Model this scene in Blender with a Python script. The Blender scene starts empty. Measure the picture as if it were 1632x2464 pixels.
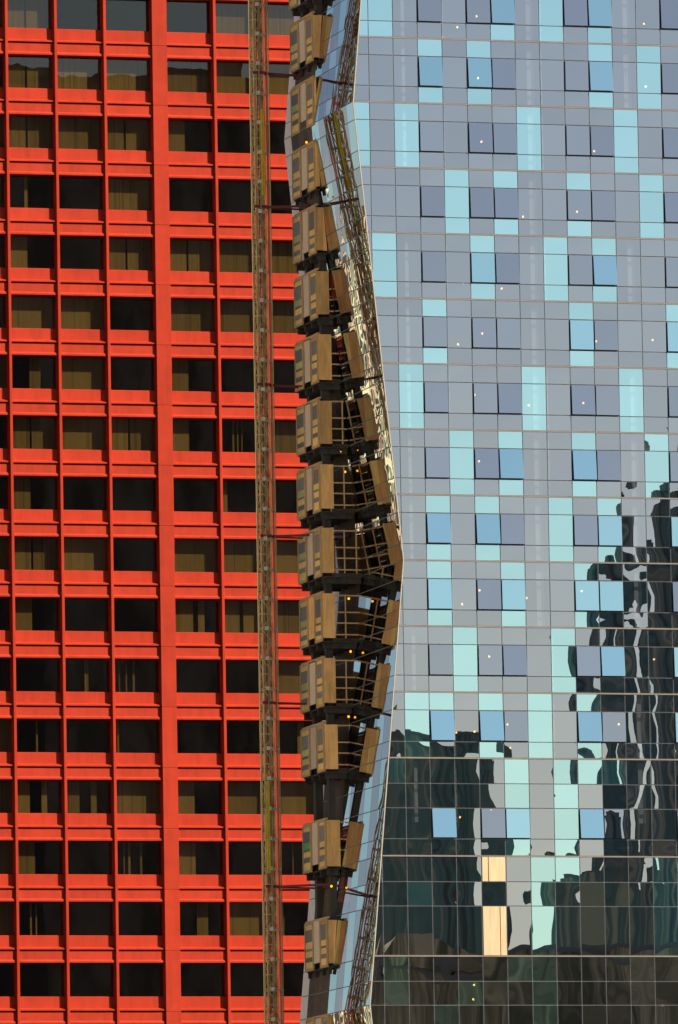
import bpy, math, random
from mathutils import Vector, Matrix
random.seed(7)
R = math.radians
scene = bpy.context.scene
COL = scene.collection

# ------------------------------------------------------------------ camera
CAMZ = 25.0                                   # metres above the street
cam_d = bpy.data.cameras.new('camera')
cam = bpy.data.objects.new('camera', cam_d)
COL.objects.link(cam)
PITCH, ROLL = R(6.432), 0.01681
cam.matrix_world = (Matrix.Translation((0, 0, CAMZ)) @ Matrix.Rotation(math.pi / 2 + PITCH, 4, 'X')
                    @ Matrix.Rotation(-ROLL, 4, 'Z'))
cam_d.sensor_fit = 'VERTICAL'
cam_d.sensor_height = 36.0
cam_d.lens = 36.0 * 22130.0 / 2464.0
cam_d.clip_start = 1.0
cam_d.clip_end = 20000.0
scene.camera = cam

# ------------------------------------------------------------------ sky, sun, exposure
SUN_EL, SUN_AZ = R(41.0), R(60.4)             # azimuth measured from "behind the camera" to the right
world = bpy.data.worlds.new('World')
scene.world = world
world.use_nodes = True
wn, wl = world.node_tree.nodes, world.node_tree.links
wn.clear()
sky = wn.new('ShaderNodeTexSky')
sky.sky_type = 'NISHITA'
sky.sun_disc = False
sky.sun_elevation = SUN_EL
sky.sun_rotation = math.pi - SUN_AZ
sky.air_density = 1.0
sky.dust_density = 0.5
sky.ozone_density = 1.0
bg = wn.new('ShaderNodeBackground')
bg.inputs['Strength'].default_value = 0.05
wo = wn.new('ShaderNodeOutputWorld')
wl.new(sky.outputs[0], bg.inputs[0])
wl.new(bg.outputs[0], wo.inputs[0])

sun_d = bpy.data.lights.new('sun', 'SUN')
sun_d.energy = 5.0
sun_d.angle = R(0.5)
sun_d.color = (1.0, 0.93, 0.82)
sun = bpy.data.objects.new('sun', sun_d)
COL.objects.link(sun)
sdir = Vector((math.sin(SUN_AZ) * math.cos(SUN_EL), -math.cos(SUN_AZ) * math.cos(SUN_EL), math.sin(SUN_EL)))
sun.rotation_euler = sdir.to_track_quat('Z', 'Y').to_euler()
sun.location = (200, 0, 300)

vs = scene.view_settings
vs.view_transform = 'Standard'
vs.look = 'None'
vs.exposure = 0.7
vs.gamma = 1.0

# ------------------------------------------------------------------ helpers
def tag(o, label=None, cat=None, group=None, kind=None):
    if label: o['label'] = label
    if cat: o['category'] = cat
    if group: o['group'] = group
    if kind: o['kind'] = kind
    return o

def empty(name, loc=(0, 0, 0), rz=0.0):
    o = bpy.data.objects.new(name, None)
    o.empty_display_size = 0.5
    o.location = loc
    o.rotation_euler = (0, 0, rz)
    COL.objects.link(o)
    return o

def obj(name, me, parent=None, loc=(0, 0, 0), rot=(0, 0, 0), mat=None):
    o = bpy.data.objects.new(name, me)
    COL.objects.link(o)
    o.parent = parent
    o.location = loc
    o.rotation_euler = rot
    if mat is not None:
        if len(me.materials) == 0:
            me.materials.append(mat)
        elif me.materials[0] != mat:
            o.material_slots[0].link = 'OBJECT'
            o.material_slots[0].material = mat
    return o

class MB:
    """collects boxes, bars and tubes and builds one mesh"""
    def __init__(self):
        self.v, self.f, self.s = [], [], []
    def add(self, vs_, fs_, smooth=False):
        n = len(self.v)
        self.v += [tuple(q) for q in vs_]
        self.f += [tuple(i + n for i in q) for q in fs_]
        self.s += [smooth] * len(fs_)
        return self
    def box(self, x0, x1, y0, y1, z0, z1):
        return self.add([(x0, y0, z0), (x1, y0, z0), (x1, y1, z0), (x0, y1, z0),
                         (x0, y0, z1), (x1, y0, z1), (x1, y1, z1), (x0, y1, z1)],
                        [(0, 3, 2, 1), (4, 5, 6, 7), (0, 1, 5, 4), (1, 2, 6, 5), (2, 3, 7, 6), (3, 0, 4, 7)])
    def prism(self, prof, x0, x1):
        """profile of (y, z) points, counter-clockwise seen from +x, swept along x"""
        n = len(prof)
        vs_ = [(x0, y, z) for y, z in prof] + [(x1, y, z) for y, z in prof]
        fs_ = [tuple(reversed(range(n))), tuple(range(n, 2 * n))]
        fs_ += [(i, (i + 1) % n, n + (i + 1) % n, n + i) for i in range(n)]
        return self.add(vs_, fs_)
    def bar(self, a, b, w, sides=4):
        a, b = Vector(a), Vector(b)
        d = (b - a).normalized()
        up = Vector((0, 0, 1)) if abs(d.z) < 0.9 else Vector((1, 0, 0))
        p = d.cross(up).normalized()
        q = d.cross(p).normalized()
        vs_ = []
        for c in (a, b):
            for i in range(sides):
                t = 2 * math.pi * (i + 0.5) / sides
                vs_.append(c + (p * math.cos(t) + q * math.sin(t)) * (w * (0.7071 if sides == 4 else 0.5)))
        fs_ = [tuple(range(sides)), tuple(reversed(range(sides, 2 * sides)))]
        fs_ += [(i, sides + i, sides + (i + 1) % sides, (i + 1) % sides) for i in range(sides)]
        return self.add(vs_, fs_, sides > 4)
    def ball(self, c, r, n=10, m=6):
        vs_ = [(c[0], c[1], c[2] - r)]
        for j in range(1, m):
            t = math.pi * j / m
            for i in range(n):
                s = 2 * math.pi * i / n
                vs_.append((c[0] + r * math.sin(t) * math.cos(s), c[1] + r * math.sin(t) * math.sin(s), c[2] - r * math.cos(t)))
        vs_.append((c[0], c[1], c[2] + r))
        fs_ = []
        for i in range(n):
            fs_.append((0, 1 + (i + 1) % n, 1 + i))
            for j in range(m - 2):
                a = 1 + j * n
                fs_.append((a + i, a + (i + 1) % n, a + n + (i + 1) % n, a + n + i))
            a = 1 + (m - 2) * n
            fs_.append((a + i, a + (i + 1) % n, len(vs_) - 1))
        return self.add(vs_, fs_, True)
    def mesh(self, name, mat=None):
        me = bpy.data.meshes.new(name)
        me.from_pydata(self.v, [], self.f)
        me.polygons.foreach_set('use_smooth', self.s)
        me.update()
        if mat: me.materials.append(mat)
        return me

def boxm(name, x0, x1, y0, y1, z0, z1, mat):
    return MB().box(x0, x1, y0, y1, z0, z1).mesh(name, mat)

# ------------------------------------------------------------------ materials
def new_mat(name):
    m = bpy.data.materials.new(name)
    m.use_nodes = True
    n, l = m.node_tree.nodes, m.node_tree.links
    n.clear()
    out = n.new('ShaderNodeOutputMaterial')
    return m, n, l, out

def N(n, t, **kw):
    x = n.new(t)
    for k, v in kw.items():
        if k in x.inputs: x.inputs[k].default_value = v
        else: setattr(x, k, v)
    return x

def coords(n, l, scale=(1, 1, 1), per_object=True):
    tc = n.new('ShaderNodeTexCoord')
    mp = n.new('ShaderNodeMapping')
    mp.inputs['Scale'].default_value = scale
    if per_object:
        oi = n.new('ShaderNodeObjectInfo')
        vm = N(n, 'ShaderNodeVectorMath', operation='MULTIPLY')
        l.new(oi.outputs['Random'], vm.inputs[0])
        vm.inputs[1].default_value = (37.0, 91.0, 53.0)
        ad = N(n, 'ShaderNodeVectorMath', operation='ADD')
        l.new(tc.outputs['Object'], ad.inputs[0])
        l.new(vm.outputs[0], ad.inputs[1])
        l.new(ad.outputs[0], mp.inputs['Vector'])
    else:
        l.new(tc.outputs['Object'], mp.inputs['Vector'])
    return mp.outputs['Vector']

def ramp(n, l, fac, stops):
    r = n.new('ShaderNodeValToRGB')
    el = r.color_ramp.elements
    while len(el) < len(stops): el.new(0.5)
    for e, (p, c) in zip(el, stops):
        e.position = p
        e.color = (*c, 1)
    l.new(fac, r.inputs['Fac'])
    return r.outputs['Color']

def solid(name, c, rough=0.6, var=0.12, scale=(2, 2, 2), metallic=0.0, bump=0.0, spec=0.4, obj_var=0.0, streak=None):
    m, n, l, out = new_mat(name)
    bs = N(n, 'ShaderNodeBsdfPrincipled', Roughness=rough, Metallic=metallic)
    bs.inputs['Specular IOR Level'].default_value = spec
    v = coords(n, l, scale)
    no = N(n, 'ShaderNodeTexNoise', Scale=1.0, Detail=6.0, Roughness=0.65)
    l.new(v, no.inputs['Vector'])
    lo = tuple(max(0, x * (1 - var)) for x in c)
    hi = tuple(min(1, x * (1 + var)) for x in c)
    colr = ramp(n, l, no.outputs['Fac'], [(0.3, lo), (0.7, hi)])
    if streak:
        v2 = coords(n, l, streak)
        n2 = N(n, 'ShaderNodeTexNoise', Scale=1.0, Detail=4.0, Roughness=0.6)
        l.new(v2, n2.inputs['Vector'])
        c2 = ramp(n, l, n2.outputs['Fac'], [(0.30, (0.74, 0.74, 0.74)), (0.55, (1, 1, 1))])
        mx = N(n, 'ShaderNodeMix', data_type='RGBA', blend_type='MULTIPLY')
        mx.inputs[0].default_value = 0.6
        l.new(colr, mx.inputs[6]); l.new(c2, mx.inputs[7])
        colr = mx.outputs[2]
    if obj_var:
        oi = n.new('ShaderNodeObjectInfo')
        mr = N(n, 'ShaderNodeMapRange')
        mr.inputs['To Min'].default_value = 1 - obj_var
        mr.inputs['To Max'].default_value = 1 + obj_var
        l.new(oi.outputs['Random'], mr.inputs['Value'])
        hs = N(n, 'ShaderNodeHueSaturation')
        l.new(mr.outputs[0], hs.inputs['Value'])
        l.new(colr, hs.inputs['Color'])
        colr = hs.outputs[0]
    l.new(colr, bs.inputs['Base Color'])
    if bump:
        bp = N(n, 'ShaderNodeBump', Strength=0.6, Distance=bump)
        l.new(no.outputs['Fac'], bp.inputs['Height'])
        l.new(bp.outputs[0], bs.inputs['Normal'])
    l.new(bs.outputs[0], out.inputs[0])
    return m

def glass(name, refl, trans, wav=0.0004, rough=0.0, scale=(0.9, 0.9, 0.7), obj_var=0.06):
    """coated pane: part of the light is mirrored, part passes through to the room behind"""
    m, n, l, out = new_mat(name)
    g = N(n, 'ShaderNodeBsdfGlossy', Roughness=rough)
    oi = n.new('ShaderNodeObjectInfo')
    mr = N(n, 'ShaderNodeMapRange')
    mr.inputs['To Min'].default_value = 1 - obj_var
    mr.inputs['To Max'].default_value = 1 + obj_var
    l.new(oi.outputs['Random'], mr.inputs['Value'])
    hs = N(n, 'ShaderNodeHueSaturation')
    hs.inputs['Color'].default_value = (*refl, 1)
    l.new(mr.outputs[0], hs.inputs['Value'])
    l.new(hs.outputs[0], g.inputs['Color'])
    if wav:
        v = coords(n, l, scale)
        no = N(n, 'ShaderNodeTexNoise', Scale=1.0, Detail=0.6, Roughness=0.4)
        l.new(v, no.inputs['Vector'])
        bp = N(n, 'ShaderNodeBump', Strength=1.0, Distance=wav)
        l.new(no.outputs['Fac'], bp.inputs['Height'])
        l.new(bp.outputs[0], g.inputs['Normal'])
    t = N(n, 'ShaderNodeBsdfTransparent', Color=(*trans, 1))
    ad = n.new('ShaderNodeAddShader')
    l.new(g.outputs[0], ad.inputs[0])
    l.new(t.outputs[0], ad.inputs[1])
    l.new(ad.outputs[0], out.inputs[0])
    return m

def emit(name, c, s):
    m, n, l, out = new_mat(name)
    e = N(n, 'ShaderNodeEmission', Color=(*c, 1), Strength=s)
    l.new(e.outputs[0], out.inputs[0])
    return m

def far_facade(name, wall, win, sx, sz, rough=0.5):
    """distant facade: window grid too far away to pick apart"""
    m, n, l, out = new_mat(name)
    bs = N(n, 'ShaderNodeBsdfPrincipled', Roughness=rough)
    tc = n.new('ShaderNodeTexCoord')
    sp = n.new('ShaderNodeSeparateXYZ')
    l.new(tc.outputs['Object'], sp.inputs[0])
    ad = N(n, 'ShaderNodeMath', operation='ADD')
    l.new(sp.outputs['X'], ad.inputs[0]); l.new(sp.outputs['Y'], ad.inputs[1])
    cb = n.new('ShaderNodeCombineXYZ')
    l.new(ad.outputs[0], cb.inputs['X']); l.new(sp.outputs['Z'], cb.inputs['Y'])
    br = N(n, 'ShaderNodeTexBrick', Scale=1.0)
    br.offset = 0.0
    br.inputs['Brick Width'].default_value = sx
    br.inputs['Row Height'].default_value = sz
    br.inputs['Mortar Size'].default_value = 0.16 * sx
    br.inputs['Color1'].default_value = (*win, 1)
    br.inputs['Color2'].default_value = (*[q * 0.55 for q in win], 1)
    br.inputs['Mortar'].default_value = (*wall, 1)
    l.new(cb.outputs[0], br.inputs['Vector'])
    l.new(br.outputs['Color'], bs.inputs['Base Color'])
    l.new(bs.outputs[0], out.inputs[0])
    return m

def streak_facade(name, stops, sx, sz):
    # mirrored tower: soft upright bands of wall and glass, floors too fine to pick apart
    m, n, l, out = new_mat(name)
    bs = N(n, 'ShaderNodeBsdfPrincipled', Roughness=0.6)
    v = coords(n, l, (sx, sx, sz))
    no = N(n, 'ShaderNodeTexNoise', Scale=1.0, Detail=3.0, Roughness=0.55)
    l.new(v, no.inputs['Vector'])
    l.new(ramp(n, l, no.outputs['Fac'], stops), bs.inputs['Base Color'])
    l.new(bs.outputs[0], out.inputs[0])
    return m

M = {}
M['red'] = solid('red_paint', (0.44, 0.034, 0.010), rough=0.6, var=0.10, scale=(0.6, 0.6, 0.9), obj_var=0.06, spec=0.15, streak=(2.2, 2.2, 0.25))
M['bronze_glass'] = glass('bronze_glass', (0.095, 0.085, 0.075), (0.52, 0.48, 0.38), wav=0.0012)
M['blind'] = None
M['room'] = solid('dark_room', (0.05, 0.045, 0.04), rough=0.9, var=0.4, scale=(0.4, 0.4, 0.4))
M['slab'] = solid('concrete_slab', (0.22, 0.21, 0.20), rough=0.9)
M['g_grey'] = glass('grey_coated_glass', (0.61, 0.56, 0.545), (0.22, 0.23, 0.24))
M['g_cyan'] = glass('cyan_coated_glass', (0.74, 1.0, 0.94), (0.20, 0.26, 0.26))
M['s_grey'] = glass('grey_side_glass', (0.56, 0.51, 0.50), (0.06, 0.07, 0.07), wav=0.004)
M['s_cyan'] = glass('cyan_side_glass', (0.68, 0.76, 0.72), (0.06, 0.08, 0.08), wav=0.004)
M['mullion'] = solid('dark_mullion', (0.13, 0.13, 0.13), rough=0.5)
M['sash'] = solid('black_sash', (0.012, 0.012, 0.013), rough=0.5)
M['slab_edge'] = solid('tan_slab_edge', (0.21, 0.17, 0.135), rough=0.7, scale=(1, 1, 1))
M['trim'] = solid('pale_corner_trim', (0.44, 0.38, 0.30), rough=0.5)
M['sky_tone'] = solid('painted_sky_reflection', (0.84, 0.70, 0.62), rough=0.6, var=0.06)  # pale pink stands in for horizon sky mirrored by the far side panes
M['ply'] = solid('plywood', (0.80, 0.45, 0.16), rough=0.8, var=0.22, scale=(3, 3, 0.8), obj_var=0.24, streak=(9, 9, 0.6))
M['ply_new'] = solid('fresh_plywood', (0.66, 0.47, 0.26), rough=0.8, var=0.14, scale=(3, 3, 0.6), obj_var=0.04, streak=(10, 10, 0.5))
M['pale_ply'] = solid('pale_board', (0.66, 0.50, 0.36), rough=0.8, var=0.1, scale=(3, 3, 0.8), obj_var=0.15)
M['ochre'] = solid('ochre_board', (0.84, 0.54, 0.18), rough=0.8, var=0.15, scale=(3, 3, 3), obj_var=0.15)
M['green_board'] = solid('green_board', (0.12, 0.42, 0.10), rough=0.7)
M['olive'] = solid('olive_board', (0.50, 0.46, 0.16), rough=0.8, obj_var=0.2)
M['mesh_grey'] = solid('grey_mesh', (0.20, 0.17, 0.135), rough=0.7, var=0.3, scale=(8, 8, 8), obj_var=0.3)
M['timber'] = solid('timber_rail', (0.54, 0.33, 0.145), rough=0.8, var=0.15, scale=(4, 4, 4))
M['dark_wood'] = solid('dark_bearer', (0.05, 0.04, 0.033), rough=0.9, var=0.4, scale=(3, 3, 3))
M['post'] = solid('dark_support', (0.05, 0.043, 0.034), rough=0.8, var=0.35, scale=(2, 2, 0.6))
M['steel'] = solid('galvanised_steel', (0.62, 0.43, 0.19), rough=0.5, var=0.25, scale=(6, 6, 2), metallic=0.15, obj_var=0.1)
M['steel_pale'] = solid('pale_bracket', (0.62, 0.56, 0.46), rough=0.5, metallic=0.1)
M['steel_dark'] = solid('rusty_steel', (0.30, 0.20, 0.09), rough=0.7, var=0.4, scale=(6, 6, 3))
M['orange'] = solid('orange_conduit', (0.80, 0.15, 0.035), rough=0.6)
M['yellow'] = solid('yellow_paint', (0.62, 0.42, 0.03), rough=0.6, var=0.2, scale=(3, 3, 3))
M['tie'] = solid('dark_red_tie', (0.14, 0.02, 0.02), rough=0.6)
M['bulb'] = emit('bulb_glow', (1.0, 0.52, 0.13), 3.6)
M['bulb_orange'] = emit('orange_bulb_glow', (1.0, 0.34, 0.004), 1.7)
M['socket'] = solid('black_socket', (0.02, 0.02, 0.02), rough=0.5)
M['curtain'] = solid('pale_curtain', (0.75, 0.72, 0.66), rough=0.9, var=0.05, scale=(12, 1, 0.01))
M['tarp'] = solid('brown_tarp', (0.10, 0.065, 0.04), rough=0.8, var=0.3)
M['asphalt'] = solid('asphalt', (0.06, 0.06, 0.06), rough=0.9, scale=(0.05, 0.05, 0.05))
M['roof'] = solid('roof_gravel', (0.2, 0.2, 0.19), rough=0.9)

def blind_mat():
    m, n, l, out = new_mat('vertical_blind')
    bs = N(n, 'ShaderNodeBsdfPrincipled', Roughness=0.85)
    tc = n.new('ShaderNodeTexCoord')
    sp = n.new('ShaderNodeSeparateXYZ')
    l.new(tc.outputs['Object'], sp.inputs[0])
    oi = n.new('ShaderNodeObjectInfo')
    # vertical slats of slightly different tone
    mu = N(n, 'ShaderNodeMath', operation='MULTIPLY'); mu.inputs[1].default_value = 1 / 0.09
    l.new(sp.outputs['X'], mu.inputs[0])
    fl = N(n, 'ShaderNodeMath', operation='FLOOR'); l.new(mu.outputs[0], fl.inputs[0])
    ad = N(n, 'ShaderNodeMath', operation='MULTIPLY_ADD'); ad.inputs[1].default_value = 113.0
    l.new(oi.outputs['Random'], ad.inputs[0]); l.new(fl.outputs[0], ad.inputs[2])
    wn_ = N(n, 'ShaderNodeTexWhiteNoise', noise_dimensions='1D')
    l.new(ad.outputs[0], wn_.inputs['W'])
    c = ramp(n, l, wn_.outputs['Value'], [(0.0, (0.38, 0.33, 0.19)), (0.12, (0.58, 0.51, 0.30)), (1.0, (0.70, 0.62, 0.38))])
    hs = n.new('ShaderNodeHueSaturation')
    mr = N(n, 'ShaderNodeMapRange'); mr.inputs['To Min'].default_value = 0.75; mr.inputs['To Max'].default_value = 1.15
    l.new(oi.outputs['Random'], mr.inputs['Value']); l.new(mr.outputs[0], hs.inputs['Value'])
    l.new(c, hs.inputs['Color'])
    l.new(hs.outputs[0], bs.inputs['Base Color'])
    l.new(bs.outputs[0], out.inputs[0])
    return m
M['blind'] = blind_mat()

# ------------------------------------------------------------------ ground
g = obj('ground', MB().add([(-6000, -6000, 0), (6000, -6000, 0), (6000, 6000, 0), (-6000, 6000, 0)], [(0, 1, 2, 3)]).mesh('ground', M['asphalt']))
tag(g, kind='structure')

# ------------------------------------------------------------------ red office tower
AR = R(15.4)
red = empty('office_tower', (-16.419, 584.0, 0.0), AR)
tag(red, 'vermilion red steel-framed office tower with dark recessed windows and tan blinds', 'building')
PH = 3.891
SILL0 = 97.39 + CAMZ
ROW0, ROW1 = -2, 18                    # rows of spandrels that are built one by one
MW = 0.19
mulls = [-7.81, -4.56, -1.315, 1.93, 9.235, 12.48, 15.73, 18.98]
PIL = (5.085, 6.06)
PIL2 = (-12.03, -11.05)
edges = sorted([(m - MW / 2, m + MW / 2) for m in mulls] + [PIL, PIL2])
bays = [(edges[i][1], edges[i + 1][0]) for i in range(len(edges) - 1)]
ZT = SILL0 - ROW0 * PH + 0.3
ZB = SILL0 - ROW1 * PH - 2.2
for m in mulls:
    mb = MB()
    w = MW / 2
    b = 0.02
    # bevelled fin, swept vertically
    prof = [(m - w, 0.95), (m - w, b), (m - w + b, 0.0), (m + w - b, 0.0), (m + w, b), (m + w, 0.95)]
    n = len(prof)
    vs_ = [(x, y, ZB) for x, y in prof] + [(x, y, ZT) for x, y in prof]
    mb.add(vs_, [tuple(reversed(range(n))), tuple(range(n, 2 * n))] + [(i, (i + 1) % n, n + (i + 1) % n, n + i) for i in range(n)])
    obj('mullion', mb.mesh('mullion', M['red']), red)
for (a, b_) in (PIL, PIL2):
    pm = MB().prism([(0.0, 0.016), (0.012, 0.0), (0.95, 0.0), (0.95, PH - 0.012), (0.012, PH - 0.012), (0.0, PH - 0.028)][::-1], 0, b_ - a).mesh('pillar_panel', M['red'])
    for j in range(ROW0 + 1, ROW1 + 1):
        obj('pillar_panel', pm, red, (a, random.uniform(-.004, .004), SILL0 - j * PH - 0.95))

mesh_cache = {}
def cached(key, fn):
    if key not in mesh_cache: mesh_cache[key] = fn()
    return mesh_cache[key]

D_LEDGE, D_LOW, D_UP, D_GL = 0.13, 0.23, 0.42, 0.80
H_UP, H_LEDGE, H_GAP, H_LOW, H_BOT = 0.70, 0.19, 0.085, 0.55, 0.20
# blinds seen in the photograph, as spans of the window width; rows downwards, bays left to right
F_ = [(0.0, 1.0)]; N_ = []; L_ = [(0.0, 0.43)]; G_ = [(0.0, 0.425), (0.47, 1.0)]; S_ = [(0.0, 0.05)]; R_ = [(0.44, 0.68)]; W_ = [(0.0, 0.33), (0.58, 0.70)]
BL = [[F_, N_, N_, S_, F_, G_, F_, F_], [G_, S_, N_, N_, F_, F_, F_, F_],   # rows -1 and 0
      [G_, F_, F_, F_, F_, F_], [G_, F_, G_, L_, N_, N_], [[(0.38, .45)], S_, F_, N_, N_, N_], [L_, S_, G_, G_, F_, F_], [F_, F_, N_, F_, F_, F_],
      [R_, F_, S_, L_, N_, N_], [G_, F_, G_, L_, [(.3, .34), (.4, .43), (.5, .52)], F_], [L_, N_, S_, N_, [(0.02, .17)], N_], [G_, F_, N_, F_, F_, F_],
      [L_, N_, S_, [(0, .45), (.56, .70)], [(0, .4), (.48, 1)], F_], [N_, [(.48, .56)], [(.15, .18), (.3, .33), (.45, .5)], N_, N_, F_],
      [[(.48, .52)], N_, [(.1, .14)], S_, S_, [(0.55, .7)]], [W_, W_, F_, L_, F_, F_], [L_, N_, [(.2, .23), (.3, .35), (.55, .6)], L_, N_, [(.4, .42)]],
      [[(.3, .34), (.42, .45)], S_, S_, R_, F_, [(.1, .2)]], [N_, N_, N_, S_, N_, N_], [L_, N_, F_, N_, F_, N_], [N_, F_, N_, L_, F_, N_]]
for j in range(ROW0, ROW1 + 1):
    z = SILL0 - j * PH
    for bi, (x0, x1) in enumerate(bays):
        wd = x1 - x0
        k = round(wd, 2)
        e = 0.002
        def mk(nm, prof):
            return cached((nm, k), lambda: MB().prism(prof, e, wd - e).mesh(nm, M['red']))
        obj('upper_spandrel', mk('upper_spandrel', [(D_UP, 0), (D_UP, -H_UP), (0.93, -H_UP), (0.93, 0.02), (0.78, 0.045), (D_UP + 0.05, 0.03)][::1]), red, (x0, 0, z))
        z1 = z - H_UP
        obj('ledge', mk('ledge', [(D_LEDGE, -0.11), (D_LEDGE, -H_LEDGE), (0.9, -H_LEDGE), (0.9, -0.002), (D_UP - 0.03, -0.002)]), red, (x0, 0, z1))
        z2 = z1 - H_LEDGE
        obj('shadow_groove', mk('shadow_groove', [(0.40, 0), (0.40, -H_GAP), (0.9, -H_GAP), (0.9, 0)]), red, (x0, 0, z2))
        z3 = z2 - H_GAP
        obj('lower_spandrel', mk('lower_spandrel', [(D_LOW, 0), (D_LOW, -H_LOW), (0.9, -H_LOW), (0.9, 0)]), red, (x0, 0, z3))
        z4 = z3 - H_LOW
        obj('window_head', mk('window_head', [(D_LEDGE, -0.10), (D_LEDGE, -H_BOT), (0.9, -H_BOT), (0.9, -0.002), (D_LOW - 0.02, -0.002)]), red, (x0, 0, z4))
        z5 = z4 - H_BOT                      # head of the window below
        hw = PH - (z - z5)
        obj('window_pane', cached(('pane', k), lambda: boxm('window_pane', 0, wd, 0, 0.02, -hw, 0, M['bronze_glass'])), red,
            (x0, D_GL, z5), (R(random.uniform(-.06, .06)), 0, R(random.uniform(-.06, .06))))
        # blinds of the row below this head
        row = j + 2
        spans = N_
        vis = bi - 2                         # bay 0 of the photograph
        if 0 <= row < len(BL):
            spans = BL[row][vis] if 0 <= vis < len(BL[row]) else random.choice([F_, N_, L_, G_])
        for (a, b_) in spans:
            ww = round((b_ - a) * wd, 2)
            obj('blind', cached(('blind', ww), lambda: boxm('blind', 0, ww, 0, 0.015, -2.16, -0.01, M['blind'])), red,
                (x0 + a * wd, D_GL + 0.10 + random.uniform(0, .02), z5))
# inside, sides and the plain storeys above and below the frame
for j in range(ROW0, ROW1 + 1):
    z = SILL0 - j * PH
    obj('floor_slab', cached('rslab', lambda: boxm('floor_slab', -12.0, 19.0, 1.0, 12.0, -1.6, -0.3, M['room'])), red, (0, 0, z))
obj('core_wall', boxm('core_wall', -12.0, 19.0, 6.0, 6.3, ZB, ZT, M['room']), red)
obj('side_wall', boxm('side_wall', -12.4, -12.04, 0.3, 26.0, 0, ZT, M['red']), red)
obj('side_wall', boxm('side_wall', 19.08, 19.4, 0.3, 26.0, 0, ZT, M['red']), red)
obj('rear_wall', boxm('rear_wall', -12.04, 19.08, 25.7, 26.0, 0, ZT, M['red']), red)
obj('lower_facade', boxm('lower_facade', -12.03, 19.07, 0.0, 1.2, 0, ZB - 0.004, M['red']), red)
obj('roof_parapet', boxm('roof_parapet', -12.4, 19.4, -0.1, 26.1, ZT + 0.004, ZT + 2.0, M['red']), red)

# ------------------------------------------------------------------ glass tower
AG = R(16.05)
GO = Vector((1.842, 450.0, 0.0))
tower = empty('glass_tower', GO, AG)
tag(tower, 'glass tower of grey and pale cyan panes with a folded, zigzagging corner', 'building')
FH = 3.2564
slabs = [74.39 - FH * k for k in range(-2, 12)] + [33.74, 28.82, 24.0, 19.2]
slabs = [z + CAMZ for z in slabs]                       # index i: floor i-1 ends at slabs[i] ; slabs[2] is floor 0's bottom
FOLD = [(93.8, 1.34), (71.08, -0.84), (48.35, 1.34), (26.4, -0.77), (4.0, 1.34), (-30, -1.0)]
FOLD = [(z + CAMZ, u) for z, u in FOLD]
def ucorner(z):
    for (za, ua), (zb, ub) in zip(FOLD, FOLD[1:]):
        if zb <= z <= za:
            return ua + (ub - ua) * (za - z) / (za - zb)
    return FOLD[0][1]
CW = 1.2664
COLS = range(-1, 14)
UR = CW * 14
GAP = 0.022

def pane_mesh(name, w, h, mat, kind, left=None):
    """glass sheet hung from its top edge (local z 0..-h), faces -y, bowed by a fraction of a millimetre"""
    key = (name, round(w, 3), round(h, 3), mat.name, kind)
    if left is None and key in mesh_cache: return mesh_cache[key]
    rnd = random.Random(kind * 101 + int(h * 100))
    n = 4
    amp = [0.0009, -0.0013, 0.0017, -0.0006, 0.0003][kind % 5]
    sk = rnd.uniform(-.0004, .0004); sq = rnd.uniform(-.0003, .0003)
    vs_ = []
    for jz in range(n + 1):
        z = -h * jz / n
        x0, x1 = (0.0, w) if left is None else (left(z), w)
        for ix in range(n + 1):
            s, t = 2 * ix / n - 1, 2 * jz / n - 1
            y = -(amp * (1 - s * s) * (1 - 0.6 * t * t) + sk * s * t + sq * s * (1 - t * t) * 1.5)
            vs_.append((x0 + (x1 - x0) * ix / n, y, z))
    fs_ = []
    for jz in range(n):
        for ix in range(n):
            a = jz * (n + 1) + ix
            fs_.append((a + n + 1, a + n + 2, a + 1, a))
    mb = MB().add(vs_, fs_, True)
    # thin glass edge all round
    c = [vs_[0], vs_[n], vs_[-1], vs_[-1 - n]]
    mb.add([(x, 0.001, z) for x, y, z in c] + [(x, 0.024, z) for x, y, z in c], [(0, 4, 5, 1), (1, 5, 6, 2), (2, 6, 7, 3), (3, 7, 4, 0)])
    me = mb.mesh(name, mat)
    if left is None: mesh_cache[key] = me
    return me

# which panes are pale cyan, floor by floor from the top: upper strip, window, lower strip; and how far the sashes stand open
CY = {-1: ([2, 4, 9, 11], [2, 4, 9, 11], [2, 4, 9, 11]),
      0: ([-1, 0, 7], [-1, 0, 5, 7, 9], [-1, 0, 5, 7, 9]), 1: ([2, 4, 9, 11], [2, 4, 9, 11], [2, 4, 9, 11]), 2: ([-1, 1, 6, 10],) * 3,
      3: ([3, 5, 8, 11], [3, 11], [3, 5, 8, 11]), 4: ([0, 4, 7, 9],) * 3, 5: ([2, 8, 12],[8, 12],[2, 8, 12]), 6: ([1, 6, 10],) * 3,
      7: ([3, 5, 8, 11],) * 3, 8: ([2, 4, 7, 9], [2, 4, 7, 9, 12], [2, 4, 7, 9]), 9: ([2, 5, 8], [2, 5, 8, 9], [2, 5, 8]),
      10: ([3, 7], [3, 7, 9, 12], [3, 7]), 11: ([1, 2, 4, 6, 8], [1, 2, 4, 6, 8, 12], [1, 4, 6, 8]),
      12: ([0, 5, 7, 8, 9], [5, 7], [2, 5, 7, 8], [5, 7]), 13: ([6, 7, 11], [6, 1, 11], [6, 11]), 14: ([0, 5, 6], [0, 3, 6], [2, 6]), 15: ([], [], [])}
BLUE = {(0, 5), (0, 9), (1, 2), (1, 4), (1, 9), (4, 9), (7, 5), (7, 8), (8, 2), (8, 4), (10, 9), (11, 2), (11, 4), (11, 8), (12, 2), (12, 8), (-1, 2), (-1, 4)}
OPER = {2, 4, 5, 8, 9, 12}
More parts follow.
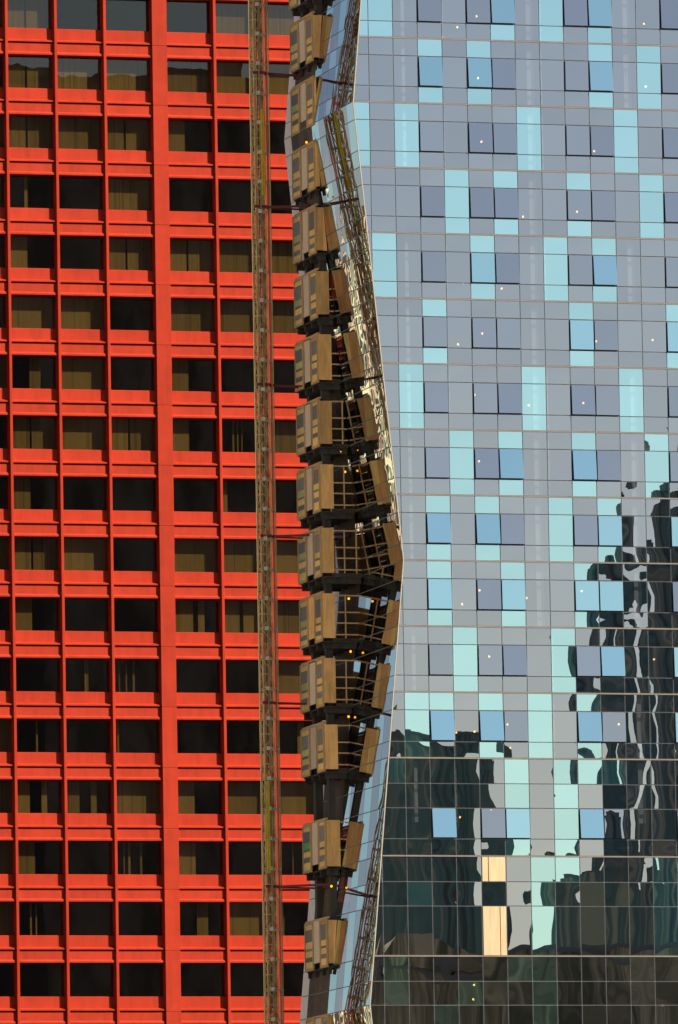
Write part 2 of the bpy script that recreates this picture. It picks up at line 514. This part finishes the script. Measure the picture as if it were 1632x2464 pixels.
BOARDS = {(13, 0, 4), (13, 2, 4)}
ROWN = ['transom_pane', 'vision_pane', 'sill_pane']

def rows_of(fl, zt, zb):
    h = zt - zb
    if fl <= 11: fr = (0.275, 0.475, 0.25)
    elif fl == 12: fr = (0.259, 0.25, 0.315, 0.176)
    else: fr = (0.256, 0.243, 0.501)
    z = zt; out = []
    for f_ in fr:
        out.append((z, z - f_ * h)); z -= f_ * h
    return out

rp = random.Random(21)
for i in range(len(slabs) - 1):
    fl = i - 1
    zt, zb = slabs[i], slabs[i + 1]
    rows = rows_of(fl, zt, zb)
    for ri, (ra, rb) in enumerate(rows):
        edge_t = 0.045 if ri == 0 else GAP
        edge_b = 0.045 if ri == len(rows) - 1 else GAP
        z0, z1 = ra - edge_t, rb + edge_b
        is_win = (ri == 1 and fl <= 11) or (fl == 12 and ri == 2)
        nm = 'vision_pane' if (is_win or (fl > 12 and ri == 1) or (fl == 12 and ri == 1)) else ('transom_pane' if ri == 0 else 'sill_pane')
        cyl = CY[fl][ri]
        for c in COLS:
            u0, u1 = c * CW, (c + 1) * CW
            ca, cb = ucorner(z0), ucorner(z1)
            if min(ca, cb) > u1 - 0.08: continue
            cyan = c in cyl
            mat = M['g_cyan'] if cyan else M['g_grey']
            kind = rp.randrange(5)
            rx, rz = rp.gauss(0, 0.018), rp.gauss(0, 0.030)
            if max(ca, cb) > u0:
                def left(zz, u0=u0, u1=u1, z0=z0):
                    return min(max(ucorner(z0 + zz) + 0.05, u0 + GAP), u1 - GAP - 0.01) - u0
                obj(nm, pane_mesh(nm, CW - GAP, z0 - z1, mat, kind, left), tower, (u0, 0, z0))
                continue
            if (fl, ri, c) in BOARDS:
                sp_ = 0.27 if ri == 0 else 0.73
                for a, b_ in ((0, sp_), (sp_, 1)):
                    ww = (CW - 2 * GAP)
                    obj('plywood_board', boxm('plywood_board', a * ww + 0.02, b_ * ww - 0.02, -0.012, 0.012, -(z0 - z1), 0, M['ply_new']), tower, (u0 + GAP, 0, z0))
                continue
            if is_win and c in OPER:
                # top-hung sash standing open
                ang = 5.5 if (fl, c) in BLUE else (rp.choice([0.9, 1.5, 2.3, 3.2]) if not cyan else 2.0)
                w, h = CW - 2 * GAP - 0.03, z0 - z1 - 0.05
                sash = obj('open_sash', pane_mesh('open_sash', w, h, mat, kind), tower, (u0 + GAP + 0.03, -0.05, z0 - 0.02), (R(-ang), 0, R(rz)))
                fr_ = cached(('sash', round(w, 3), round(h, 3)), lambda: MB().box(0, .03, .026, .07, -h, 0).box(w - .03, w, .026, .07, -h, 0).box(.03, w - .03, .026, .07, -h, -h + .03).box(.03, w - .03, .026, .07, -.03, 0).mesh('sash_frame', M['sash']))
                obj('sash_frame', fr_, sash)
                op = cached(('opening', round(h, 3)), lambda: MB().box(0, .05, -.005, .12, -h - .05, 0).box(w + .03, w + .07, -.005, .12, -h - .05, 0).box(.05, w + .03, -.005, .12, -h - .05, -h).mesh('window_frame', M['sash']))
                obj('window_frame', op, tower, (u0 + GAP - .02, 0, z0))
                continue
            obj(nm, pane_mesh(nm, CW - 2 * GAP, z0 - z1, mat, kind), tower, (u0 + GAP, 0, z0), (R(rx), 0, R(rz)))
    # transoms between the rows, tan slab edge at the floor line
    for ri, (ra, rb) in enumerate(rows[:-1]):
        uc = ucorner(rb)
        obj('transom', boxm('transom', uc + 0.06, UR, 0.026, 0.12, rb - .035, rb + .035, M['mullion']), tower)
    uc = ucorner(zb)
    obj('slab_edge', boxm('slab_edge', uc + 0.06, UR, -0.012, 0.13, zb - .033, zb + .033, M['slab_edge']), tower)
    obj('floor_slab', boxm('floor_slab', ucorner(zb) + 0.5, UR, 0.16, 12.2, zb - .13, zb + .10, M['slab']), tower)
for c in range(-1, 15):
    u = c * CW
    # each mullion stands where the facade reaches it; the folded corner cuts it off
    zs = [z for z in [slabs[0] - 0.05 * q for q in range(int((slabs[0] - slabs[-1]) / 0.05))] if ucorner(z) < u - 0.06]
    if not zs: continue
    segs = []; start = zs[0]; prev = zs[0]
    for z in zs[1:]:
        if prev - z > 0.06:
            segs.append((start, prev)); start = z
        prev = z
    segs.append((start, prev))
    for za, zb in segs:
        if za - zb > 0.3:
            obj('mullion', boxm('mullion', u - .035, u + .035, 0.0245, .14, zb, za, M['mullion']), tower)

# corner trim and the folded side of the tower
seg = [(z, u) for z, u in FOLD if True]
DEPTH = 12.66
ztop, zbot = slabs[0], slabs[-1]
pts = [(ztop, ucorner(ztop))] + [(z, u) for z, u in FOLD if zbot < z < ztop] + [(zbot, ucorner(zbot))]
for (za, ua), (zb, ub) in zip(pts, pts[1:]):
    mb = MB()
    mb.add([(ua - .012, -.03, za), (ua + .035, -.03, za), (ua + .035, .045, za), (ua - .012, .045, za),
            (ub - .012, -.03, zb), (ub + .035, -.03, zb), (ub + .035, .045, zb), (ub - .012, .045, zb)],
           [(0, 1, 2, 3), (4, 7, 6, 5), (0, 4, 5, 1), (1, 5, 6, 2), (2, 6, 7, 3), (3, 7, 4, 0)])
    obj('corner_trim', mb.mesh('corner_trim', M['trim']), tower)
rs = random.Random(5)
NS = 10
for i in range(len(slabs) - 1):
    fl = i - 1
    zt, zb = slabs[i], slabs[i + 1]
    rows = rows_of(fl, zt, zb)
    cyc = rs.randrange(3)
    for ri, (ra, rb) in enumerate(rows):
        z0, z1 = ra - .022, rb + .022
        ua, ub = ucorner(z0), ucorner(z1)
        for v in range(NS):
            v0, v1 = v * CW + .012, (v + 1) * CW - .012
            if v == 0: v0 = 0.05
            sky_tone = v >= 9  # last pane column is opaque, its sky reflection put into the colour
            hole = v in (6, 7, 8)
            nm = 'sky_tone_panel' if sky_tone else 'dark_hoarding' if hole else ['side_transom_pane', 'side_vision_pane', 'side_sill_pane'][min(ri, 2)]
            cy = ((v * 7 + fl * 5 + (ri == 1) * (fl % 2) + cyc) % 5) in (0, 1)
            mat = M['sky_tone'] if sky_tone else M['tarp'] if hole else (M['s_cyan'] if cy else M['s_grey'])
            bow = 0 if (sky_tone or hole) else rs.choice([-1, 1]) * rs.uniform(0.0004, 0.0016)
            n = 3
            vs_ = []
            for jz in range(n + 1):
                for ix in range(n + 1):
                    s, t = 2 * ix / n - 1, 2 * jz / n - 1
                    z = z0 + (z1 - z0) * jz / n
                    u = ua + (ub - ua) * jz / n - bow * (1 - s * s) * (1 - t * t)
                    vs_.append((u, v1 + (v0 - v1) * ix / n, z))
            fs_ = [(jz * (n + 1) + ix, (jz + 1) * (n + 1) + ix, (jz + 1) * (n + 1) + ix + 1, jz * (n + 1) + ix + 1) for jz in range(n) for ix in range(n)]
            mb = MB().add(vs_, fs_, True)
            cc = [vs_[0], vs_[n], vs_[-1], vs_[-1 - n]]
            mb.add([(x + .001, y, z) for x, y, z in cc] + [(x + .025, y, z) for x, y, z in cc], [(0, 1, 5, 4), (1, 2, 6, 5), (2, 3, 7, 6), (3, 0, 4, 7)])
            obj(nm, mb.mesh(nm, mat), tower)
        strong = ri == len(rows) - 1
        u = ucorner(rb)
        w = .05 if strong else .03
        obj('side_transom', boxm('side_transom', u + (0.004 if strong else .012), u + .10, .046, DEPTH, rb - w, rb + w, M['mullion']), tower)
for (za, ua), (zb, ub) in zip(pts, pts[1:]):
    for v in range(1, NS + 1):
        y = v * CW
        mb = MB().add([(ua + .012, y - .02, za), (ua + .1, y - .02, za), (ua + .1, y + .02, za), (ua + .012, y + .02, za),
                       (ub + .012, y - .02, zb), (ub + .1, y - .02, zb), (ub + .1, y + .02, zb), (ub + .012, y + .02, zb)],
                      [(0, 1, 2, 3), (4, 7, 6, 5), (0, 4, 5, 1), (1, 5, 6, 2), (2, 6, 7, 3), (3, 7, 4, 0)])
        obj('side_mullion', mb.mesh('side_mullion', M['mullion']), tower)
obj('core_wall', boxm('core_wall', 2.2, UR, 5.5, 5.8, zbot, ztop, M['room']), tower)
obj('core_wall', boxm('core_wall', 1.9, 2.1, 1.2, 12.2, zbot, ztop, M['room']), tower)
obj('east_wing', boxm('east_wing', UR + .05, UR + 24, 0.02, DEPTH + 14, 0, ztop + 10, M['mullion']), tower)
obj('rear_wing', boxm('rear_wing', 7.0, UR + .04, DEPTH + .02, DEPTH + 14, 0, ztop + 10, M['mullion']), tower)
obj('podium', boxm('podium', 1.5, UR + .03, 0.1, DEPTH, 0, zbot - .06, M['mullion']), tower)
obj('upper_storeys', boxm('upper_storeys', 1.5, UR + .03, 0.1, DEPTH, ztop + .05, ztop + 10, M['mullion']), tower)
# curtains drawn behind some of the panes
for i in range(1, len(slabs) - 3):
    fl = i - 1
    zt, zb = slabs[i], slabs[i + 1]
    for c, a, w in ((1, .42, .14), (3, .04, .10), (6, .55, .3), (7, .05, .12), (10, .55, .3), (11, .04, .09), (13, .1, .2)):
        if rs.random() < 0.75 and fl < 13 and ucorner(zt) < c * CW:
            obj('curtain', cached(('curtain', round(w, 2)), lambda: boxm('curtain', 0, w * CW, 0, .04, -3.0, 0, M['curtain'])), tower, (c * CW + a * CW, .35, zt - .14))

# ------------------------------------------------------------------ hoist mast
def glocal(u, v, z): 
    return GO + Vector((math.cos(AG) * u - math.sin(AG) * v, math.sin(AG) * u + math.cos(AG) * v, z))
MU, MV = -2.92, 10.1
mast = empty('hoist_mast', glocal(MU, MV, 0), AG)
tag(mast, 'tall galvanised lattice mast of a builders hoist standing beside the wooden landings', 'mast')
SEC = 1.508
mb = MB()
H_ = 0.26
cs = [(-H_, -H_), (H_, -H_), (H_, H_), (-H_, H_)]
for x, y in cs: mb.bar((x, y, 0), (x, y, SEC), 0.08, 6)
for zz in (0.05, SEC * .5, SEC - .05):
    for k in range(4):
        (xa, ya), (xb, yb) = cs[k], cs[(k + 1) % 4]
        mb.bar((xa, ya, zz), (xb, yb, zz), 0.04)
for k in range(4):
    (xa, ya), (xb, yb) = cs[k], cs[(k + 1) % 4]
    mb.bar((xa, ya, .05), (xb, yb, SEC * .5), .032)
    mb.bar((xb, yb, SEC * .5), (xa, ya, SEC - .05), .032)
secm = mb.mesh('mast_section', M['steel'])
rackm = MB().box(-.04, .04, -H_ - .09, -H_ - .03, 0, SEC).box(-.04, .04, H_ + .03, H_ + .09, 0, SEC).mesh('rack', M['steel_dark'])
brm = MB().box(H_ - .02, H_ + .30, -.05, .05, -.06, .06).mesh('joint_bracket', M['steel_pale'])
brm3 = MB().box(-.13, .03, -H_ - .12, -H_ - .02, -.07, .12).mesh('joint_plate', M['steel_pale'])
brm2 = MB().box(-H_ - .13, -H_ + .02, -.03, .03, -.03, .03).mesh('guide_bracket', M['steel_dark'])
for k in range(0, 74):
    s = obj('mast_section', secm, mast, (0, 0, k * SEC))
    obj('rack', rackm, s)
    obj('joint_bracket', brm, s, (0, 0, 0))
    obj('joint_plate', brm3, s, (0, 0, 0))
    if k % 2 == 0: obj('guide_bracket', brm2, s, (0, 0, 0.4))
HT = 74 * SEC
obj('guide_pole', MB().bar((-H_ - .13, 0, 0), (-H_ - .13, 0, HT), .065, 6).mesh('guide_pole', M['steel']), mast)
obj('guide_pole', MB().bar((H_ + .33, 0, 0), (H_ + .33, 0, HT), .06, 6).mesh('guide_pole', M['steel']), mast)
obj('side_guard', boxm('side_guard', H_ + .20, H_ + .222, -.13, .12, 0, HT, M['orange']), mast)
obj('guard_screen', boxm('guard_screen', H_ + .224, H_ + .245, -.14, .13, 0, HT, M['steel']), mast)  # added plate, keeps the orange guard out of the side-glass reflection
obj('inner_cable', MB().bar((-.09, .08, 0), (-.09, .08, HT), .05, 6).bar((.08, -.06, 0), (.08, -.06, HT), .06, 6).bar((.0, .14, 0), (.0, .14, HT), .09, 6).mesh('inner_cable', M['steel_dark']), mast)
for za, zb, x in ((67.8, 72.2, .12), (33.6, 38.2, -.16)):
    obj('counterweight_guide', MB().box(x - .09, x + .09, -H_ - .16, -H_ - .10, za + CAMZ, zb + CAMZ).box(x - .07, x - .03, -H_ - .19, -H_ - .161, za + CAMZ, zb + CAMZ).mesh('counterweight_guide', M['yellow']), mast)

# ------------------------------------------------------------------ landings of the hoist, one per floor
UD, VF, VL = -0.76, 7.1, 4.1
support = empty('landing_support', glocal(UD, VF, 0), AG)
tag(support, 'dark upright supports carrying the stacked wooden hoist landings', 'scaffold')
for x, y, w in ((.36, .42, .34), (.42, 3.0, .40)):
    obj('support_post', boxm('support_post', x - w / 2, x + w / 2, y - w / 2, y + w / 2, 0, 83 + CAMZ, M['post']), support)

def gate_parts(parent, y0, y1, kinds, xo=0.0):
    w = y1 - y0
    hgt = 2.42
    fr_ = cached(('gateframe', round(w, 2)), lambda: MB().box(-.05, .03, 0, .09, 0, hgt).box(-.05, .03, w - .09, w, 0, hgt).box(-.05, .03, .09, w - .09, 0, .13).box(-.05, .03, .09, w - .09, hgt - .09, hgt).mesh('gate_frame', M['timber']))
    gt = obj('gate', fr_, parent, (xo, y0, 0))
    z = hgt - .095
    for nm, mk_, h in kinds:
        me = cached(('gp', nm, mk_, round(w, 2), h), lambda: boxm(nm, -.01, .012, .094, w - .094, -h + .012, 0, M[mk_]))
        obj(nm, me, gt, (random.uniform(-.006, .012), 0, z))
        z -= h
    return gt

rl = random.Random(3)
landz = slabs[0:16]
names = ['highest', 'second', 'third', 'fourth', 'fifth', 'sixth', 'seventh', 'eighth', 'ninth', 'tenth', 'eleventh', 'twelfth', 'thirteenth', 'fourteenth', 'fifteenth', 'lowest']
for li, zs_ in enumerate(slabs[1:17]):
    z = zs_ - .08
    L = empty('hoist_landing', glocal(UD, VF, z), AG)
    zl = zs_
    w = max(0.03, ucorner(zs_ + .1) - UD)                  # from the gates to the glass
    w2 = max(0.03, ucorner(zs_ + 2.3) - UD)
    wmin = max(0.06, min(w, w2))
    narrow = wmin < 0.62
    desc = 'narrow plywood hoist landing close against the glass' if narrow else 'wide plywood hoist landing with timber guard rails'
    L['label'] = '%s, %s in the stack' % (desc, names[li] if li else 'topmost')
    L['category'] = 'landing'
    L['group'] = 'hoist landings up the side of the glass tower'
    wdk = max(.05, w - .03)
    obj('deck', boxm('deck', 0.0, wdk, 0.0, VL, -.05, .02, M['dark_wood']), L)
    for y in (0.10, 1.3, 2.6, 3.8):
        obj('bearer', boxm('bearer', 0.0, max(.04, wdk - .05), y, y + .12, -.34, -.05, M['dark_wood']), L)
    # gates on the hoist side
    k1 = [('board', 'ochre', .26), ('mesh_panel', 'mesh_grey', rl.choice([.62, .7, .54])), ('board', rl.choice(['olive', 'ochre', 'olive', 'ochre']), .34), ('mesh_panel', 'mesh_grey', .12), ('board', 'ochre', .30), ('mesh_panel', 'mesh_grey', .24)]
    if li == 13: k1[2] = ('board', 'green_board', .34)
    k1.append(('board', 'ochre', round(2.42 - .095 - .13 - sum(q[2] for q in k1), 3)))
    k2 = [('board', rl.choice(['ochre', 'timber']), .16), ('mesh_panel', 'mesh_grey', rl.choice([.78, .7, .9])), ('board', 'ochre', .30), ('mesh_panel', 'mesh_grey', .10), ('board', 'ochre', .30), ('mesh_panel', 'mesh_grey', rl.choice([.22, .3]))]
    k2.append(('board', 'ochre', round(2.42 - .095 - .13 - sum(q[2] for q in k2), 3)))
    gate_parts(L, 2.62, 4.12, k1, -.06 - rl.uniform(0, .03))
    gate_parts(L, 0.0, 1.22, k2, -.06 - rl.uniform(0, .03))
    mk_ = 'pale_ply' if li != 10 else 'ply'
    obj('centre_board', cached(('cb', mk_), lambda: boxm('centre_board', -.03, .0, 1.62, 2.60, .30, 2.40, M[mk_])), L, (rl.uniform(-.03, .0), 0, rl.uniform(-.04, .04)))
    # plywood end wall facing the river, then timber guard rails up to the glass
    pw = min(rl.uniform(.54, .66), wmin - .02)
    obj('plywood_end', MB().box(-.04, max(.06, pw), -.025, 0.0, rl.uniform(.08, .2), rl.uniform(2.3, 2.44)).mesh('plywood_end', M['ply']), L)
    if narrow:
        # sloping infill against the glass
        a, b_ = max(pw, .06), max(pw + .02, w - .03)
        c_ = max(pw + .02, w2 - .03)
        if max(b_, c_) - a > .06:
            obj('plywood_infill', MB().add([(a, -.02, .14), (b_, -.02, .14), (c_, -.02, 2.34), (a, -.02, 2.34), (a, 0.0, .14), (b_, 0.0, .14), (c_, 0.0, 2.34), (a, 0.0, 2.34)],
                [(0, 1, 2, 3), (7, 6, 5, 4), (0, 4, 5, 1), (1, 5, 6, 2), (2, 6, 7, 3), (3, 7, 4, 0)]).mesh('plywood_infill', M['ply']), L)
    else:
        for zr in (.34, .92, 1.46, 2.30):
            wr = ucorner(zs_ + zr) - UD - .03
            if wr - pw > .06:
                obj('guard_rail', boxm('guard_rail', pw, wr, -.02, .02, zr - .035, zr + .035, M['timber']), L)
        x = pw + .56
        while x < wmin - .08:
            obj('guard_post', cached('gpost', lambda: boxm('guard_post', -.03, .03, -.03, .03, .1, 2.36, M['timber'])), L, (x, .03, 0))
            x += .62
        obj('rear_board', boxm('rear_board', .05, wmin - .05, VL - .03, VL, .1, 2.36, M['ply']), L)
        obj('toe_board', boxm('toe_board', pw, wdk, -.015, .015, .03, .16, M['dark_wood']), L)
    obj('head_beam', boxm('head_beam', -.06, .06, .02, VL - .02, 2.43, 2.52, M['timber']), L)

# ties from mast to tower
for ti, (zt, dv) in enumerate(((74.08, .6), (67.26, -.5), (58.22, 1.2), (50.56, -1.4), (42.16, .9), (32.94, -1.5))):
    zt += CAMZ
    t = empty('mast_tie', glocal(MU, MV, zt), AG)
    t['label'] = 'dark red steel tie bracing the hoist mast to the glass tower, %s down' % ['first', 'second', 'third', 'fourth', 'fifth', 'sixth'][ti]
    t['category'] = 'tie bar'; t['group'] = 'ties between mast and tower'
    xe = ucorner(zt) - MU - .02
    obj('tie_bar', MB().bar((H_ + .02, -.1, 0), (xe, -.1 + dv, .02), .11).mesh('tie_bar', M['tie']), t)
    obj('tie_bar', MB().bar((H_ + .02, .12, -.02), (xe, .12 - dv * .3, -.02), .08).mesh('tie_bar', M['tie']), t)
    obj('mast_clamp', boxm('mast_clamp', -H_ - .05, H_ + .06, -H_ - .06, -H_ - .035, -.07, .07, M['tie']), t)
    obj('wall_bracket', boxm('wall_bracket', xe - .1, xe, -.3 + min(dv, 0), .3 + max(dv, 0), -.1, .1, M['tie']), t)

# ------------------------------------------------------------------ lamps
bulb_me = MB().ball((0, 0, 0), .056).mesh('bulb', M['bulb'])
sock_me = MB().bar((0, 0, .05), (0, 0, .15), .05, 6).bar((0, 0, .15), (0, 0, .5), .012, 4).mesh('lamp_socket', M['socket'])
BULBS = [(4.71, 75.06), (5.72, 75.64), (3.91, 74.5), (14.46, 75.52), (5.74, 72.53), (14.49, 72.34), (11.48, 72.21), (5.85, 69.33), (11.71, 69.01), (7.95, 65.62), (10.76, 65.94), (4.77, 62.21), (6.76, 61.99), (5.71, 59.72), (4.45, 59.15), (11.62, 59.45), (14.57, 59.57), (5.25, 56.65), (8.05, 56.18), (10.89, 56.34), (5.42, 53.34), (5.32, 46.92), (4.41, 46.22), (7.75, 46.57), (10.61, 46.95), (5.76, 43.64), (14.3, 43.59), (6.63, 40.28), (4.93, 39.91), (3.99, 39.86), (12.4, 40.34), (6.76, 39.12), (5.71, 36.08), (4.1, 35.68), (6.39, 31.8), (3.85, 31.47), (4.67, 27.42), (4.61, 26.71), (14.38, 26.43)]
for u, z in BULBS:
    b = empty('light_bulb', glocal(u, .30, z + CAMZ), AG)
    fl_ = next(i for i in range(len(slabs) - 1) if slabs[i + 1] <= z + CAMZ) - 1
    dn = 13 - fl_
    NUM = ['on the floor of', 'one floor above', 'two floors above', 'three floors above', 'four floors above', 'five floors above', 'six floors above', 'seven floors above', 'eight floors above', 'nine floors above', 'ten floors above', 'eleven floors above', 'twelve floors above', 'thirteen floors above', 'fourteen floors above']
    tag(b, 'bare lit bulb glowing behind the glass, %s the plywood-boarded panes' % (NUM[dn] if dn >= 0 else 'one floor below'), 'lamp', 'bulbs lit inside the glass tower')
    obj('bulb', bulb_me, b); obj('lamp_socket', sock_me, b)
wb = MB().ball((0, 0, 0), .06).mesh('bulb', M['bulb_orange'])
for u, z in ((-1.02, 70.28), (.30, 54.56), (.52, 53.55), (.6, 47.17), (.65, 44.52), (.49, 41.25), (-.55, 32.77)):
    b = empty('work_light', glocal(u, 7.25 if u > -.9 else 7.9, z + CAMZ), AG)
    wi = min(range(1, 17), key=lambda q: abs(slabs[q] + 1.2 - z - CAMZ)) - 1
    tag(b, 'orange work light bulb hanging at the %s hoist landing of the stack' % (names[wi] if wi else 'topmost'), 'lamp', 'work lights on the landings')
    obj('bulb', wb, b); obj('lamp_socket', sock_me, b)

# ------------------------------------------------------------------ the city that the glass mirrors
def block(name, label, a, origin, u0, u1, v0, v1, h, mat, roof_bits=()):
    o = empty(name, origin + Vector((math.cos(a) * u0 - math.sin(a) * v0, math.sin(a) * u0 + math.cos(a) * v0, 0)), a)
    tag(o, label, 'building', 'city blocks mirrored in the glass')
    obj('wall', boxm('wall', 0, u1 - u0, 0, v1 - v0, 0, h, mat), o)
    obj('roof', boxm('roof', .5, u1 - u0 - .5, .5, v1 - v0 - .5, h + .004, h + .6, M['roof']), o)
    for (x0, x1, y0, y1, hh) in roof_bits:
        obj('roof_plant', boxm('roof_plant', x0, x1, y0, y1, h + .61, h + hh, mat), o)
    return o
M['f_dark'] = streak_facade('dark_tower_facade', [(0.38, (0.05, 0.05, 0.055)), (0.48, (0.09, 0.18, 0.20)), (0.55, (0.13, 0.17, 0.16)), (0.66, (0.42, 0.37, 0.27))], 0.55, 0.012)
M['f_slab'] = streak_facade('dark_slab_facade', [(0.4, (0.18, 0.155, 0.13)), (0.6, (0.42, 0.35, 0.30))], 0.3, 0.1)
M['f_green'] = streak_facade('green_tower_facade', [(0.36, (0.05, 0.065, 0.065)), (0.46, (0.09, 0.20, 0.195)), (0.55, (0.13, 0.20, 0.185)), (0.66, (0.40, 0.42, 0.31))], 0.50, 0.015)
M['f_low'] = streak_facade('olive_block_facade', [(0.36, (0.10, 0.10, 0.06)), (0.5, (0.24, 0.21, 0.12)), (0.66, (0.52, 0.45, 0.28))], 0.8, 0.06)
M['f_cream'] = far_facade('cream_block_facade', (0.92, 0.76, 0.46), (0.10, 0.10, 0.09), 7.0, 22.0)
block('office_block', 'dark green office block mirrored in the lower panes of the glass tower', AG, GO, 112, 152.7, -510, -480, 83.2 + CAMZ, M['f_green'], ((25.5, 27.5, 2, 6, 5.0), (29, 33, 2, 6, 2.2), (33.6, 36.0, 2, 6, 5.6), (37.5, 39.5, 2, 6, 3.0)))
block('office_block', 'slim dark tower mirrored beside the sky gap in the glass', AG, GO, 177.5, 180.8, -525, -520, 107 + CAMZ, M['f_dark'])
block('office_block', 'tall dark tower with roof mast mirrored in the glass', AG, GO, 196.4, 230, -566, -560, 118.6 + CAMZ, M['f_dark'], ((3, 9, 2, 8, 3.0), (4.2, 4.6, 3, 3.4, 8.5), (8, 14, 2, 8, 7.0)))
block('office_block', 'low dark block mirrored at the foot of the sky gap', AG, GO, 166.4, 176, -506, -500, 70.6 + CAMZ, M['f_green'])
block('office_block', 'broad low olive block mirrored in the lowest panes', AG, GO, 60, 200, -400, -380, 54.3 + CAMZ, M['f_low'], ((50, 58, 4, 12, 1.4), (70, 84, 4, 12, 1.0)))
hall = block('market_hall', 'olive hall with an arched roof mirrored in the lowest panes', AG, GO, 84.5, 96.6, -312, -300, 47.5 + CAMZ, M['f_low'])
mb = MB()
arc = [(12.1 * q / 12, 47.5 + CAMZ + .61 + 2.6 * math.sin(math.pi * q / 12)) for q in range(13)]
n = len(arc)
mb.add([(x, 0.3, z) for x, z in arc] + [(x, 11.7, z) for x, z in arc], [tuple(range(n)), tuple(reversed(range(n, 2 * n)))] + [(i, n + i, n + i + 1, i + 1) for i in range(n - 1)] + [(n - 1, 2 * n - 1, n, 0)])
obj('arched_roof', mb.mesh('arched_roof', M['f_low']), hall)
RO = Vector((-16.419, 584.0, 0.0))
block('office_block', 'dark slab block mirrored in the bronze windows of the red tower', AR, RO, 61, 98, -292, -280, 141 + CAMZ, M['f_slab'], ((2, 7, 3, 9, 2.0), (14, 18, 3, 9, 1.2), (24, 26, 3, 9, 2.6)))
block('apartment_block', 'sunlit cream building mirrored in the folded side of the glass tower', AG, GO, -800, -480, 2200, 2240, 258 + CAMZ, M['f_cream'], ((90, 104, 1, 20, 16), (125, 140, 1, 20, 26), (160, 166, 1, 20, 12), (172, 190, 1, 20, 22), (200, 214, 1, 20, 10)))

M['f_bounce'] = far_facade('bounce_stone_facade', (0.80, 0.70, 0.54), (0.45, 0.40, 0.31), 2.4, 3.6)
block('office_block', 'unseen pale stone building added to bounce light onto the hoist landings', AG, GO, -90, -52, -62, 6, 120 + CAMZ, M['f_bounce'])  # added out of view, its sunlit wall throws fill light on the landings
